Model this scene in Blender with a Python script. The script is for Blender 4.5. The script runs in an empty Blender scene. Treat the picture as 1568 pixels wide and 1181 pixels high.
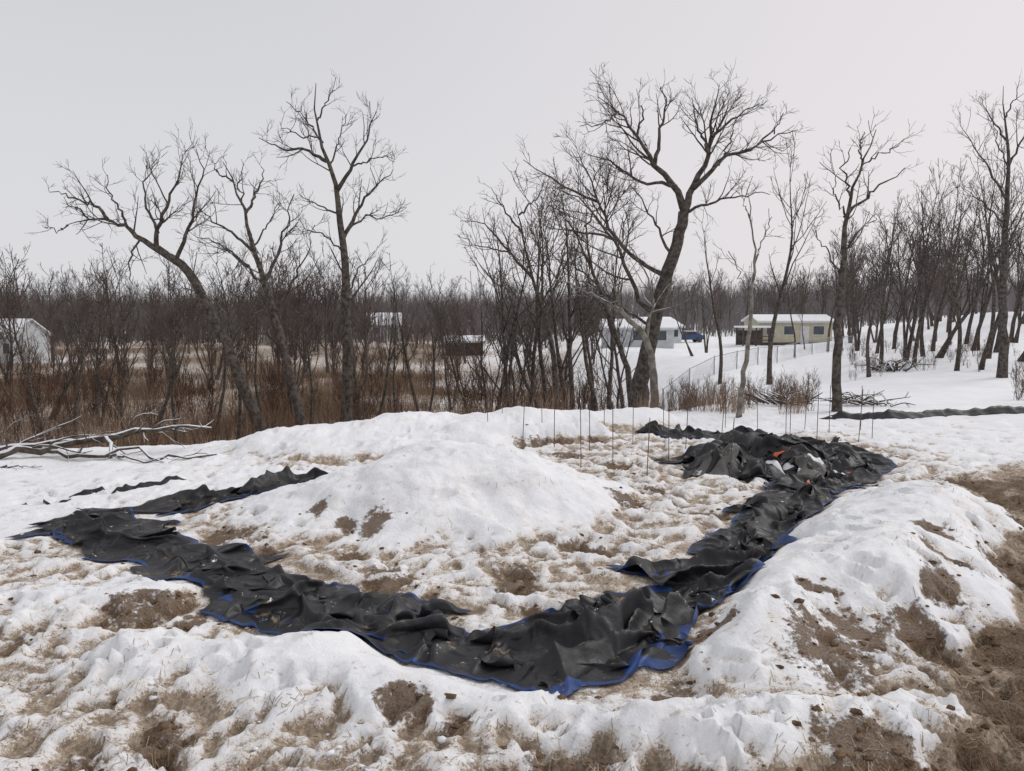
import bpy, math, numpy as np
rng=np.random.default_rng(11)
scene=bpy.context.scene
EYE=2.4; TILT=math.radians(5.55); F=1132.0

# ------------------------------------------------------------------ helpers
def survey(u,v,d):
    """tape-measure position of a sighted point standing at distance d (metres)"""
    z=EYE+d*math.tan(math.atan((590-v)/F)-TILT)
    c=d*math.cos(TILT)-(z-EYE)*math.sin(TILT)
    return np.array([(u-784)/F*c,d,z])
def sstep(a,b,x):
    t=np.clip((x-a)/(b-a),0,1); return t*t*(3-2*t)
def _h(ix,iy,seed):
    n=(ix*374761393+iy*668265263+seed*974634777)&0xffffffff
    n=((n^(n>>13))*1274126177)&0xffffffff
    n=((n^(n>>15))*2246822519)&0xffffffff
    return n^(n>>16)
def perlin(x,y,seed=0):
    x=np.asarray(x,float);y=np.asarray(y,float)
    fx=np.floor(x);fy=np.floor(y);ix=fx.astype(np.int64);iy=fy.astype(np.int64)
    dx=x-fx;dy=y-fy
    def g(i,j):
        a=_h(ix+i,iy+j,seed)*(2*math.pi/4294967296.0)
        return np.cos(a)*(dx-i)+np.sin(a)*(dy-j)
    sx=dx*dx*dx*(dx*(dx*6-15)+10);sy=dy*dy*dy*(dy*(dy*6-15)+10)
    n0=g(0,0)*(1-sx)+g(1,0)*sx;n1=g(0,1)*(1-sx)+g(1,1)*sx
    return (n0*(1-sy)+n1*sy)*1.5
def fbm(x,y,seed,octv=3):
    s=0;a=1
    for i in range(octv):
        s=s+a*perlin(x*2**i,y*2**i,seed+i*17);a*=.5
    return s
def cap(x,y,ax,ay,bx,by,r):
    vx,vy=bx-ax,by-ay;L=vx*vx+vy*vy+1e-9
    t=np.clip(((x-ax)*vx+(y-ay)*vy)/L,0,1)
    return np.hypot(x-ax-t*vx,y-ay-t*vy)/r
def mesh_obj(name,V,Fq,mats,mi=None,smooth=False,coll=True,attrs=None,parent=None):
    V=np.asarray(V,np.float32);Fq=np.asarray(Fq,np.int32)
    n,k=Fq.shape
    me=bpy.data.meshes.new(name)
    me.vertices.add(len(V));me.vertices.foreach_set('co',V.ravel())
    me.loops.add(n*k);me.loops.foreach_set('vertex_index',Fq.ravel())
    me.polygons.add(n);me.polygons.foreach_set('loop_start',np.arange(n,dtype=np.int32)*k)
    if mi is not None: me.polygons.foreach_set('material_index',np.asarray(mi,np.int32))
    me.polygons.foreach_set('use_smooth',np.full(n,smooth))
    for m in mats: me.materials.append(m)
    if attrs:
        for a,val in attrs.items():
            at=me.attributes.new(a,'FLOAT','POINT');at.data.foreach_set('value',np.asarray(val,np.float32).ravel())
    me.update(calc_edges=True)
    if not coll: return me
    ob=bpy.data.objects.new(name,me);scene.collection.objects.link(ob)
    if parent: ob.parent=parent
    return ob
def empty(name,loc=(0,0,0),rz=0):
    e=bpy.data.objects.new(name,None);e.location=loc;e.rotation_euler[2]=rz
    e.empty_display_size=.3;scene.collection.objects.link(e);return e
def boxes(name,lst,mat,parent=None):
    V=[];Fq=[]
    for (cx,cy,cz,sx,sy,sz) in lst:
        b=len(V)
        for dz in(-.5,.5):
            for dx,dy in((-.5,-.5),(.5,-.5),(.5,.5),(-.5,.5)):V.append((cx+dx*sx,cy+dy*sy,cz+dz*sz))
        for f in((3,2,1,0),(4,5,6,7),(0,1,5,4),(1,2,6,5),(2,3,7,6),(3,0,4,7)):Fq.append([b+i for i in f])
    return mesh_obj(name,V,Fq,[mat],parent=parent)

# ------------------------------------------------------------------ materials
def newmat(name):
    m=bpy.data.materials.new(name);m.use_nodes=True
    nt=m.node_tree;b=nt.nodes['Principled BSDF'];return m,nt,b
def noise(nt,scale,detail=4,rough=.5,vec=None):
    n=nt.nodes.new('ShaderNodeTexNoise');n.inputs['Scale'].default_value=scale
    n.inputs['Detail'].default_value=detail;n.inputs['Roughness'].default_value=rough
    if vec is None:
        tc=nt.nodes.new('ShaderNodeNewGeometry');vec=tc.outputs['Position']
    nt.links.new(vec,n.inputs['Vector']);return n.outputs['Fac']
def math_(nt,op,a,b=None,c=None):
    n=nt.nodes.new('ShaderNodeMath');n.operation=op
    for i,v in enumerate((a,b,c)):
        if v is None: continue
        if isinstance(v,(int,float)): n.inputs[i].default_value=v
        else: nt.links.new(v,n.inputs[i])
    return n.outputs[0]
def mr(nt,v,a,b,lo=0,hi=1):
    n=nt.nodes.new('ShaderNodeMapRange');n.interpolation_type='SMOOTHSTEP'
    nt.links.new(v,n.inputs['Value']);n.inputs['From Min'].default_value=a;n.inputs['From Max'].default_value=b
    n.inputs['To Min'].default_value=lo;n.inputs['To Max'].default_value=hi;return n.outputs['Result']
def mix(nt,f,a,b):
    n=nt.nodes.new('ShaderNodeMixRGB')
    for i,v in enumerate((f,a,b)):
        if isinstance(v,(int,float)): n.inputs[i].default_value=v
        elif isinstance(v,tuple): n.inputs[i].default_value=(*v,1)
        else: nt.links.new(v,n.inputs[i])
    return n.outputs[0]
def simple(name,ca,cb,scale=8,rough=.8,bump=0,spec=.3,snow=0,det=5):
    m,nt,b=newmat(name)
    f=noise(nt,scale,det,.6);c=mix(nt,mr(nt,f,.35,.65),ca,cb)
    if snow:
        g=nt.nodes.new('ShaderNodeNewGeometry');s=nt.nodes.new('ShaderNodeSeparateXYZ');nt.links.new(g.outputs['Normal'],s.inputs[0])
        sn=math_(nt,'ADD',s.outputs['Z'],math_(nt,'MULTIPLY',math_(nt,'SUBTRACT',noise(nt,2.5,2),.5),1.6))
        c=mix(nt,mr(nt,sn,snow,snow+.12),c,(.78,.79,.82))
    nt.links.new(c,b.inputs['Base Color']);b.inputs['Roughness'].default_value=rough
    b.inputs['Specular IOR Level'].default_value=spec
    if bump:
        bp=nt.nodes.new('ShaderNodeBump');bp.inputs['Strength'].default_value=bump;bp.inputs['Distance'].default_value=.02
        nt.links.new(noise(nt,scale*4,5),bp.inputs['Height']);nt.links.new(bp.outputs[0],b.inputs['Normal'])
    return m
bark=simple('bark',(.042,.036,.031),(.13,.11,.097),9,.9,.6,.2,snow=.82)
bark_pale=simple('bark_pale',(.12,.105,.09),(.26,.24,.21),7,.9,.5,.2,snow=.62)
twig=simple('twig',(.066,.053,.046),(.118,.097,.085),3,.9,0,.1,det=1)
twig_far_hazed=simple('twig_far_hazed',(.092,.074,.067),(.145,.118,.108),.4,.9,0,.05,det=1)  # lighter than near twigs: distance haze painted into the colour
twig_vfar_hazed=simple('twig_hillside_hazed',(.15,.135,.133),(.21,.19,.188),.1,.9,0,.05,det=1)  # paler and greyer still, air haze over the hillside baked into the base colour
brushm=simple('brush_stems',(.068,.044,.034),(.15,.098,.074),.7,.9,0,.1,snow=.99,det=1)
grassm=simple('dry_grass',(.16,.105,.07),(.30,.21,.14),.8,.9,0,.1,det=1)
strawm=simple('straw',(.24,.18,.12),(.44,.35,.24),5,.8,0,.2,det=1)
soilm=simple('soil',(.08,.05,.031),(.20,.135,.085),14,.95,.6,.1)
snowlump=simple('snow_cap',(.76,.775,.81),(.84,.85,.87),4,.8,.3,.2)
steel=simple('rusty_steel',(.06,.045,.04),(.12,.08,.06),20,.6,0,.4)
galv=simple('galvanised',(.25,.26,.27),(.34,.35,.36),4,.5,0,.5)

def tarp_mat(name,ca,cb,rough,snowy=.665):
    m,nt,b=newmat(name)
    f=noise(nt,3,5,.6);c=mix(nt,mr(nt,f,.35,.7),ca,cb)
    dust=mr(nt,noise(nt,1.6,7,.75),.54,.72);c=mix(nt,math_(nt,'MULTIPLY',dust,.26),c,(.22,.18,.14))
    g=nt.nodes.new('ShaderNodeNewGeometry');s=nt.nodes.new('ShaderNodeSeparateXYZ');nt.links.new(g.outputs['Normal'],s.inputs[0])
    mud=math_(nt,'MULTIPLY',mr(nt,noise(nt,4.2,8,.75),.585,.64),mr(nt,s.outputs['Z'],.7,.92));c=mix(nt,math_(nt,'MULTIPLY',mud,.85),c,(.25,.175,.11))
    sf=math_(nt,'MULTIPLY',mr(nt,noise(nt,5.5,7,.75),snowy-.02,snowy),mr(nt,s.outputs['Z'],.5,.8))
    c=mix(nt,sf,c,(.80,.81,.84))
    nt.links.new(c,b.inputs['Base Color'])
    nt.links.new(mr(nt,noise(nt,7,4),.3,.7,rough-.08,rough+.15),b.inputs['Roughness'])
    b.inputs['Specular IOR Level'].default_value=.36
    bp=nt.nodes.new('ShaderNodeBump');bp.inputs['Strength'].default_value=.40;bp.inputs['Distance'].default_value=.014
    nt.links.new(noise(nt,20,4,.5),bp.inputs['Height']);nt.links.new(bp.outputs[0],b.inputs['Normal'])
    return m
black=tarp_mat('black_poly',(.013,.013,.015),(.025,.025,.028),.46)
blue=tarp_mat('blue_poly',(.012,.036,.13),(.02,.06,.21),.5,.69)
orange=tarp_mat('orange_poly',(.50,.085,.02),(.62,.13,.04),.5)
greyp=tarp_mat('grey_poly',(.08,.08,.078),(.14,.135,.125),.6,.60)

# ------------------------------------------------------------------ terrain
def edge_y(x):
    return np.interp(x,[-60,-12,-9,-6,-4.2,-2,0,2,5,9,20,60],[11,12,12.4,12.9,13.8,15.2,16,16.9,17.5,18,19,20])
def base_z(x,y):
    x=np.asarray(x,float);y=np.asarray(y,float)
    t=y-edge_y(x);a=x/np.maximum(y,2.)+.14*sstep(45,80,y)
    L=1-sstep(.12,.30,a)
    zl=-4.0*sstep(-.3,13,t)+1.5*sstep(60,130,y)+9*sstep(130,480,y)
    zr=-1.0*sstep(0,14,t)-.15*sstep(30,80,y)+11*sstep(120,480,y)
    zr=zr+sstep(.33,.68,a-.14*sstep(45,80,y))*.055*np.clip(y-24,0,65)
    z=L*zl+(1-L)*zr
    z=z+sstep(14,40,y)*(.35*perlin(x*.07,y*.07,5)+.12*perlin(x*.3,y*.3,6))
    return z
def axis_x():
    p=[0.];d=.03
    while p[-1]<420:
        if p[-1]>5.5:d*=1.022
        p.append(p[-1]+d)
    p=np.array(p);return np.concatenate([-p[:0:-1],p])
def axis_y():
    p=[2.7];d=.025
    while p[-1]<620:
        if p[-1]>8.5:d*=1.0125
        p.append(p[-1]+d)
    q=[2.7];d=.05
    while q[-1]>-45:
        d*=1.2;q.append(q[-1]-d)
    return np.concatenate([np.array(q[:0:-1]),np.array(p)])
XS=axis_x();YS=axis_y()
X,Y=np.meshgrid(XS,YS)
Z=base_z(X,Y)
near=1-sstep(15,20,Y)
wx=X+.22*perlin(X*1.1,Y*1.1,21)+.08*perlin(X*3,Y*3,23);wy=Y+.22*perlin(X*1.1,Y*1.1,22)+.08*perlin(X*3,Y*3,24)
def dome(r): return np.clip(1-r**2,0,1)**1.35
MO=np.zeros_like(Z)
def addm(h,*c):
    global MO
    b=h*dome(cap(wx,wy,*c));MO=np.maximum(MO,b)+.25*np.minimum(MO,b)
# central mound
addm(.64,-.80,9.2,-.25,9.25,1.9)
addm(.38,-1.8,8.9,-.6,8.6,1.6)
addm(.18,-2.5,9.0,.2,8.7,1.4)
# far berm
addm(.34,-4.0,13.2,-2.2,14.3,1.2);addm(.36,-2.2,14.3,.2,15.3,1.2);addm(.32,.2,15.3,3.0,16.2,.9)
addm(.22,-3.2,12.6,-.8,13.4,.9);addm(.30,-.9,13.7,1.6,14.2,.55)
# right berm
addm(.36,1.85,4.95,2.9,6.1,.85);addm(.45,3.05,6.0,4.5,8.0,1.08);addm(.30,4.3,7.9,5.0,8.6,1.15)
# front left berm, front clods
addm(.22,-2.5,4.80,-1.5,4.72,.6);addm(.17,-1.4,4.60,-.7,4.38,.42);addm(.14,-.6,4.3,-.1,4.12,.28);addm(.12,.1,4.15,.5,4.1,.22)
addm(.14,-3.9,5.7,-3.2,6.0,.5)
# front right berm
addm(.21,.85,3.98,1.9,3.95,.50);addm(.14,1.9,3.95,2.5,4.05,.33);addm(.09,2.4,4.4,2.8,4.8,.30)
Z=Z+MO
clean=sstep(.03,.16,MO)
D=np.full_like(Z,.0)
def addd(v,*c):
    global D
    D=np.maximum(D,v*(1-sstep(.45,1.15,cap(wx,wy,*c))))
for c in((-3.3,8.3,-.6,6.9,1.1),(-.6,6.9,2.0,7.6,1.4),(2.0,7.8,3.4,11.0,1.9),(1.2,10.5,2.4,13.5,2.0),(-.2,11.5,2,12,1.3)):addd(.41,*c)
for c in((-5.2,6.6,-3.2,5.6,.9),(-4.2,4.6,-2.6,3.6,1.4),(-2.2,4.1,1.2,3.65,.75),(-1.0,3.3,3,3.3,.6)):addd(.43,*c)
for c in((5.2,9.2,6.2,12.5,1.4),(3.6,13.2,6.0,14.2,.9),(-3.3,12,-1,12.6,.9),(-5,4.5,-4,7,1.2),(-4,5.5,-2.5,5.4,1)):addd(.40,*c)
for c in((1.9,3.5,3.2,4.3,.85),(3.2,4.3,4.1,5.4,1.05),(4.1,5.4,5.4,7.2,1.25),(5.4,7.2,7.3,9.6,1.4),(7.3,9.6,12,12,1.6)):addd(1.0,*c)
addd(.68,1.7,4.5,3.1,5.3,.58)
for c in((-4.6,7.9,-2.6,6.9,.8),(-2.6,6.9,.1,5.2,.8),(.1,5.2,2.0,6.6,.8),(2,6.6,3.8,9.3,.75),(.4,4.7,1.6,5.3,.55)):addd(.46,*c)
D=D*(1-.82*clean)+.13*near+near*(Y<11)*.14*perlin(wx*.7,wy*1.9,81)*(1-clean)
S=np.zeros_like(Z)
for(a,b,r)in((-1.52,7.75,.26),(-1.95,7.7,.24),(-2.4,7.25,.28),(.04,6.4,.42),(-1.15,6.35,.35),(1.0,13.4,.4),(.5,13.35,.4),(0.1,13.3,.3),(1.5,13.6,.3),(2.1,4.62,.42),(2.55,4.9,.3),
  (3.65,6.15,.3),(4.0,6.9,.25),(2.45,5.35,.16),(-.64,4.2,.15),(-.35,4.0,.2),(-2.9,5.75,.35),(-2.5,5.5,.2),(6.4,10.3,.5),(5.6,7.9,.5),(-1.9,3.9,.2),(-1.2,6.7,.2),(3.3,5.5,.25),(2.9,5.15,.25),(4.7,6.6,.5),(3.8,5.0,.5),(6.6,9.2,.5),(7.3,10.2,.5),
  (1.4,8.9,.35),(1.9,9.7,.3),(.8,7.3,.3),(-3.0,7.8,.3),(-2.3,8.1,.25),(-.6,5.95,.2),(1.3,5.1,.25),(1.6,11.4,.4),(2.4,12.2,.4),(.9,12.3,.3),(3.2,4.3,.4),(1.0,4.45,.2),(1.9,3.7,.25),(-3.3,3.9,.25),(4.3,5.3,.4),(-1.5,7.2,.25),(.3,5.8,.2),(2.3,8.7,.3),(1.0,10.1,.3),
  (-3.6,5.0,.2),(-2.2,3.6,.25),(.2,3.7,.25),(2.6,3.6,.3)):
    S=np.maximum(S,.90*(1-sstep(.1,1.35,cap(wx,wy,a,b,a,b,r))))
TARPS=[ # centreline, half width, seed, hem rows
 ([(-5.35,8.15),(-4.9,8.25),(-4.3,7.95),(-3.75,7.70)],.50,1,1),
 ([(-4.35,7.55),(-3.6,7.25),(-2.9,6.95),(-2.5,6.75)],.44,2,1),
 ([(-3.1,6.75),(-2.5,6.4),(-1.9,6.15),(-1.5,5.9)],.42,3,2),
 ([(-2.35,6.15),(-1.7,5.85),(-1.1,5.55),(-.6,5.4)],.50,4,1),
 ([(-1.5,5.5),(-1.0,5.30),(-.5,5.08),(.0,4.92),(.5,4.80)],.36,5,1),
 ([(-.15,4.85),(.3,5.05),(.75,5.3),(1.1,5.55)],.56,6,2),
 ([(.6,5.2),(1.0,5.55),(1.5,5.85),(1.9,6.1)],.42,7,2),
 ([(1.3,6.1),(1.85,6.45),(2.2,6.95),(2.55,7.5)],.50,8,2),
 ([(2.0,7.05),(2.6,7.7),(3.1,8.4),(3.5,9.0)],.42,9,1),
 ([(3.0,8.5),(3.5,9.2),(4.1,10.0),(4.7,10.5)],.52,10,1),
 ([(4.6,10.4),(5.0,11.2),(5.5,12.0),(5.6,12.8)],.58,11,1),
 ([(5.7,12.4),(5.3,13.2),(4.6,13.9),(3.8,14.3),(2.7,14.9)],.46,12,1),
 ([(-4.35,8.8),(-3.95,9.1),(-3.5,9.4),(-3.2,9.5)],.36,13,1),
 ([(-3.5,9.6),(-3.2,9.8),(-2.8,10.0),(-2.4,9.9)],.36,14,1),
 ([(.95,6.75),(1.3,6.65),(1.6,6.55)],.12,15,2)]
TM=np.zeros_like(Z)
for pts,w_,_,_ in TARPS:
    for p,q in zip(pts[:-1],pts[1:]):TM=np.maximum(TM,1-sstep(.75,1.1,cap(X,Y,*p,*q,w_+.1)))
TM=np.maximum(TM,1-sstep(.8,1.1,cap(X,Y,3.4,11.6,5,11.6,1.1)))
T=np.clip(.45+1.15*D,0,1)*near*(1-.72*clean)
quiet=np.clip(sstep(-6.2,-5.2,X)+sstep(-.5,.5,8.0-Y),0,1);T=T*(.35+.65*quiet)
lump=.042*sstep(-.2,.3,perlin(wx*2.3,wy*2.3,31))+.030*sstep(-.15,.3,perlin(wx*4.6,wy*4.6,32))+.018*perlin(wx*9.5,wy*9.5,36)+.012*perlin(wx*15,wy*15,33)+.007*perlin(X*26,Y*26,34)
Z=Z+T*lump*1.2*(1-.8*TM)
Z=Z+near*(.035*fbm(X*.9,Y*.9,40,3)+.010*perlin(X*4.5,Y*4.5,44)+.004*perlin(X*13,Y*13,46))+clean*(.030*fbm(wx*2.2,wy*2.2,50,3)+.008*sstep(0,.3,perlin(wx*6,wy*6,52)))
Z=Z-S*.05*near-.04*sstep(.6,.85,D)
def pit(px,py,rx,ry,ang,dep):
    R=max(rx,ry)*1.6
    i0,i1=np.searchsorted(YS,[py-R,py+R]);j0,j1=np.searchsorted(XS,[px-R,px+R])
    if i1-i0<2 or j1-j0<2 or TM[(i0+i1)//2,(j0+j1)//2]>.2:return
    dx=X[i0:i1,j0:j1]-px;dy=Y[i0:i1,j0:j1]-py;c,s=math.cos(ang),math.sin(ang)
    r=np.hypot((dx*c+dy*s)/rx,(-dx*s+dy*c)/ry)*(1+.25*perlin(X[i0:i1,j0:j1]*9,Y[i0:i1,j0:j1]*9,88))
    Z[i0:i1,j0:j1]-=dep*(1-sstep(.5,1.05,r))-dep*.25*np.exp(-((r-1.15)/.2)**2)
for i in range(1400):
    y=2.9+rng.random()**1.3*12;x=rng.uniform(-.72,.72)*y+rng.normal(0,.3)
    if abs(x+.6)<2.0 and abs(y-9)<1.8 and rng.random()<.6: continue
    if rng.random()<.65:pit(x,y,rng.uniform(.05,.075),rng.uniform(.11,.15),rng.uniform(0,3.14),rng.uniform(.03,.07))
    else:pit(x,y,rng.uniform(.02,.05),rng.uniform(.02,.05),0,rng.uniform(.02,.06))
gi=np.arange(Z.size,dtype=np.int32).reshape(Z.shape)
Fg=np.stack([gi[:-1,:-1],gi[:-1,1:],gi[1:,1:],gi[1:,:-1]],-1).reshape(-1,4)
def zg(x,y):
    x=np.asarray(x,float);y=np.asarray(y,float)
    j=np.clip(np.searchsorted(XS,x)-1,0,len(XS)-2);i=np.clip(np.searchsorted(YS,y)-1,0,len(YS)-2)
    fx=(x-XS[j])/(XS[j+1]-XS[j]);fy=(y-YS[i])/(YS[i+1]-YS[i])
    return (Z[i,j]*(1-fx)+Z[i,j+1]*fx)*(1-fy)+(Z[i+1,j]*(1-fx)+Z[i+1,j+1]*fx)*fy
def sampleA(A,x,y):
    j=np.clip(np.searchsorted(XS,x)-1,0,len(XS)-2);i=np.clip(np.searchsorted(YS,y)-1,0,len(YS)-2);return A[i,j]
a_=X/np.maximum(Y,2.)
litter=(1-sstep(.06,.17,a_))*sstep(1.0,4,Y-edge_y(X))*(.72+.35*perlin(X*.1,Y*.1,90))*(1-.45*sstep(-.12,.0,a_)*sstep(35,60,Y))
conc=np.zeros_like(Z);sm=Z.copy()
for _ in range(5):
    sm[2:-2,2:-2]=(sm[:-4,2:-2]+sm[4:,2:-2]+sm[2:-2,:-4]+sm[2:-2,4:])/4
conc=np.clip((sm-Z)*11,-.22,.35)*near
m,nt,b=newmat('snowy_ground')
at=nt.nodes.new('ShaderNodeAttribute');at.attribute_name='dirt'
so=nt.nodes.new('ShaderNodeAttribute');so.attribute_name='soil'
n1=noise(nt,3.2,8,.62);n2=noise(nt,30,6,.7);n3=noise(nt,9,7,.65);n4=noise(nt,75,4,.6)
geo=nt.nodes.new('ShaderNodeNewGeometry')
def strands(rot,sc):
    mp=nt.nodes.new('ShaderNodeMapping');mp.inputs['Rotation'].default_value[2]=rot;mp.inputs['Scale'].default_value=sc
    nt.links.new(geo.outputs['Position'],mp.inputs['Vector'])
    return noise(nt,1,4,.6,mp.outputs[0])
s1=strands(.9,(110,22,60));s2=strands(-.5,(22,110,60));s3=strands(2.3,(24,100,60))
st=math_(nt,'MAXIMUM',math_(nt,'MAXIMUM',s1,s2),s3)
acc=math_(nt,'ADD',at.outputs['Fac'],math_(nt,'MULTIPLY',math_(nt,'SUBTRACT',n1,.5),1.1))
acc=math_(nt,'ADD',acc,math_(nt,'MULTIPLY',math_(nt,'SUBTRACT',n3,.5),1.0))
acc2=math_(nt,'ADD',acc,math_(nt,'ADD',math_(nt,'MULTIPLY',math_(nt,'SUBTRACT',st,.60),.9),math_(nt,'MULTIPLY',math_(nt,'SUBTRACT',n4,.5),1.0)))
fs=mr(nt,acc2,.42,.66)
fd=mr(nt,acc,.10,.75,0,.66)
snowc=mix(nt,mr(nt,noise(nt,1.2,4),.3,.7),(.80,.815,.845),(.87,.875,.885))
c=mix(nt,fd,snowc,(.64,.555,.465))
straw=mix(nt,mr(nt,n2,.38,.62),(.19,.13,.083),(.47,.375,.27))
straw=mix(nt,mr(nt,n3,.50,.66),straw,(.175,.118,.075))
c=mix(nt,math_(nt,'MULTIPLY',fs,.88),c,straw)
sacc=math_(nt,'ADD',so.outputs['Fac'],math_(nt,'ADD',math_(nt,'MULTIPLY',math_(nt,'SUBTRACT',n3,.5),1.6),math_(nt,'MULTIPLY',math_(nt,'SUBTRACT',n2,.5),.9)))
soil=mix(nt,mr(nt,n4,.3,.7),(.07,.042,.025),(.22,.15,.093))
c=mix(nt,mr(nt,sacc,.42,.68,0,.94),c,soil)
nt.links.new(c,b.inputs['Base Color']);b.inputs['Roughness'].default_value=.75;b.inputs['Specular IOR Level'].default_value=.25
bp=nt.nodes.new('ShaderNodeBump');bp.inputs['Strength'].default_value=.8;bp.inputs['Distance'].default_value=.028
hh=math_(nt,'ADD',noise(nt,14,8,.68),math_(nt,'MULTIPLY',math_(nt,'ADD',n2,math_(nt,'MULTIPLY',st,.4)),math_(nt,'MULTIPLY',at.outputs['Fac'],.8)))
nt.links.new(hh,bp.inputs['Height']);nt.links.new(bp.outputs[0],b.inputs['Normal'])
mesh_obj('snowy_ground',np.stack([X,Y,Z],-1).reshape(-1,3),Fg,[m],smooth=True,attrs={'dirt':np.maximum(D+conc*(T>.2),litter),'soil':np.maximum(S+.45*sstep(.75,.95,D),litter*.75)})

# straw litter
n=30000
yy=2.9+rng.random(n)**1.5*11;xx=rng.uniform(-.75,.75,n)*yy
dd=sampleA(D,xx,yy);k=rng.random(n)<np.clip(dd*1.3-.2+.8*perlin(xx*2,yy*2,61),0.01,1);xx=xx[k];yy=yy[k];n=len(xx)
L=rng.uniform(.008,.035,n);an=rng.uniform(0,6.28,n);w=rng.uniform(.001,.0024,n)
dx=np.cos(an)*L;dy=np.sin(an)*L
p0=np.stack([xx-dx,yy-dy,zg(xx-dx,yy-dy)+.004],-1);p1=np.stack([xx+dx,yy+dy,zg(xx+dx,yy+dy)+.005+.008*rng.random(n)],-1)
o=np.stack([-np.sin(an)*w,np.cos(an)*w,np.zeros(n)],-1)
V=np.stack([p0-o,p0+o,p1+o,p1-o],1).reshape(-1,3)
mesh_obj('straw_litter',V,np.arange(4*n).reshape(-1,4),[strawm])
ico=np.array([(0,0,1),(.9,0,.4),(.28,.85,.4),(-.72,.53,.4),(-.72,-.53,.4),(.28,-.85,.4),(.72,.53,-.4),(-.28,.85,-.4),(-.9,0,-.4),(-.28,-.85,-.4),(.72,-.53,-.4),(0,0,-1)])
icf=np.array([(0,1,2),(0,2,3),(0,3,4),(0,4,5),(0,5,1),(1,6,2),(2,7,3),(3,8,4),(4,9,5),(5,10,1),(1,10,6),(2,6,7),(3,7,8),(4,8,9),(5,9,10),(6,11,7),(7,11,8),(8,11,9),(9,11,10),(10,11,6)])
def clods(name,n,fld,mat,r0,r1,seed,smooth=False):
    g=np.random.default_rng(seed)
    y=2.9+g.random(n)**1.4*12;x=g.uniform(-.75,.75,n)*y;f=sampleA(fld,x,y);k=g.random(n)<f;x=x[k];y=y[k];n=len(x)
    r=g.uniform(0,1,n)**2.5*(r1-r0)+r0
    V=ico[None]*(1+.25*g.normal(size=(n,12,1)))*r[:,None,None]*np.array([1.3,1,.6])
    V=V+np.stack([x,y,zg(x,y)],-1)[:,None]
    Fc=(icf[None]+12*np.arange(n)[:,None,None]).reshape(-1,3)
    mesh_obj(name,V.reshape(-1,3),Fc,[mat],smooth=smooth)
clods('soil_clods',14000,S*.7+.05*(D>.3)+.25*(D>.7),soilm,.005,.030,1)
clods('snow_chunks',6000,T*.25*(S<.3)*(D<.7),snowlump,.006,.028,2,True)

# ------------------------------------------------------------------ trees
def tubes(P,R,S,g):
    Nn,K,_=P.shape
    T_=np.gradient(P,axis=1);T_/=np.linalg.norm(T_,axis=2,keepdims=True)+1e-9
    ref=g.normal(size=(Nn,1,3));ref/=np.linalg.norm(ref,axis=2,keepdims=True)
    U=np.cross(T_,ref);U/=np.linalg.norm(U,axis=2,keepdims=True)+1e-6;W=np.cross(T_,U)
    an=np.arange(S)*2*math.pi/S
    V=P[:,:,None]+R[:,:,None,None]*(np.cos(an)[None,None,:,None]*U[:,:,None]+np.sin(an)[None,None,:,None]*W[:,:,None])
    idx=np.arange(Nn*K*S,dtype=np.int64).reshape(Nn,K,S);nx=np.roll(idx,-1,axis=2)
    Fq=np.stack([idx[:,:-1],nx[:,:-1],nx[:,1:],idx[:,1:]],-1).reshape(-1,4)
    return V.reshape(-1,3),Fq
def plen(P): return np.linalg.norm(np.diff(P,axis=1),axis=2).sum(1)
def kids(P,R,per_m,len_f,lmin,lmax,ang,t0,K,up,wig,r_f,rmin,g,tp=.6):
    Nn,Kp,_=P.shape;L=plen(P)
    cnt=np.floor(L*(1-t0)*per_m+g.random(Nn)).astype(int)
    idx=np.repeat(np.arange(Nn),cnt);M=len(idx)
    t=t0+(1-t0)*g.random(M)**.8;f=np.clip(t*(Kp-1),0,Kp-1.001);i=f.astype(int);fr=(f-i)[:,None]
    pos=P[idx,i]*(1-fr)+P[idx,i+1]*fr;tan=P[idx,i+1]-P[idx,i];tan/=np.linalg.norm(tan,axis=1,keepdims=True)+1e-9
    r=R[idx,i]*(1-fr[:,0])+R[idx,i+1]*fr[:,0]
    w=g.normal(size=(M,3));w-=tan*(w*tan).sum(1,keepdims=True);w/=np.linalg.norm(w,axis=1,keepdims=True)+1e-9
    a=np.radians(g.uniform(ang[0],ang[1],M))[:,None]
    d=np.cos(a)*tan+np.sin(a)*w;d[:,2]+=up*1.2
    ln=np.clip(len_f*L[idx],lmin,lmax)*(1.15-tp*t)*g.uniform(.6,1.25,M)
    st=(ln/(K-1))[:,None];pts=[pos]
    for k in range(K-1):
        d=d/np.linalg.norm(d,axis=1,keepdims=True);pos=pos+d*st;pts.append(pos)
        d=d+wig*g.normal(size=(M,3));d[:,2]+=up
    r0=np.maximum(np.minimum(r*r_f,ln*.015+rmin),rmin)[:,None]
    R2=r0*(1-np.linspace(0,1,K)[None]**1.1)+rmin*.8*np.linspace(0,1,K)[None]**1.1
    return np.stack(pts,1),R2
def resample(p,K):
    p=np.asarray(p,float);s=np.r_[0,np.cumsum(np.linalg.norm(np.diff(p,axis=0),axis=1))]
    q=np.linspace(0,s[-1],K*4);o=np.stack([np.interp(q,s,p[:,i]) for i in range(3)],1)
    for _ in range(K//2):
        o[1:-1]=(o[:-2]+2*o[1:-1]+o[2:])/4
    return o[np.linspace(0,len(o)-1,K).astype(int)]
def assemble(parts):
    Vs=[];Fs=[];mi=[];b=0
    for V,Fq,m_ in parts:
        Vs.append(V);Fs.append(Fq+b);b+=len(V);mi.append(np.full(len(Fq),m_))
    return np.concatenate(Vs),np.concatenate(Fs),np.concatenate(mi)
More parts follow.
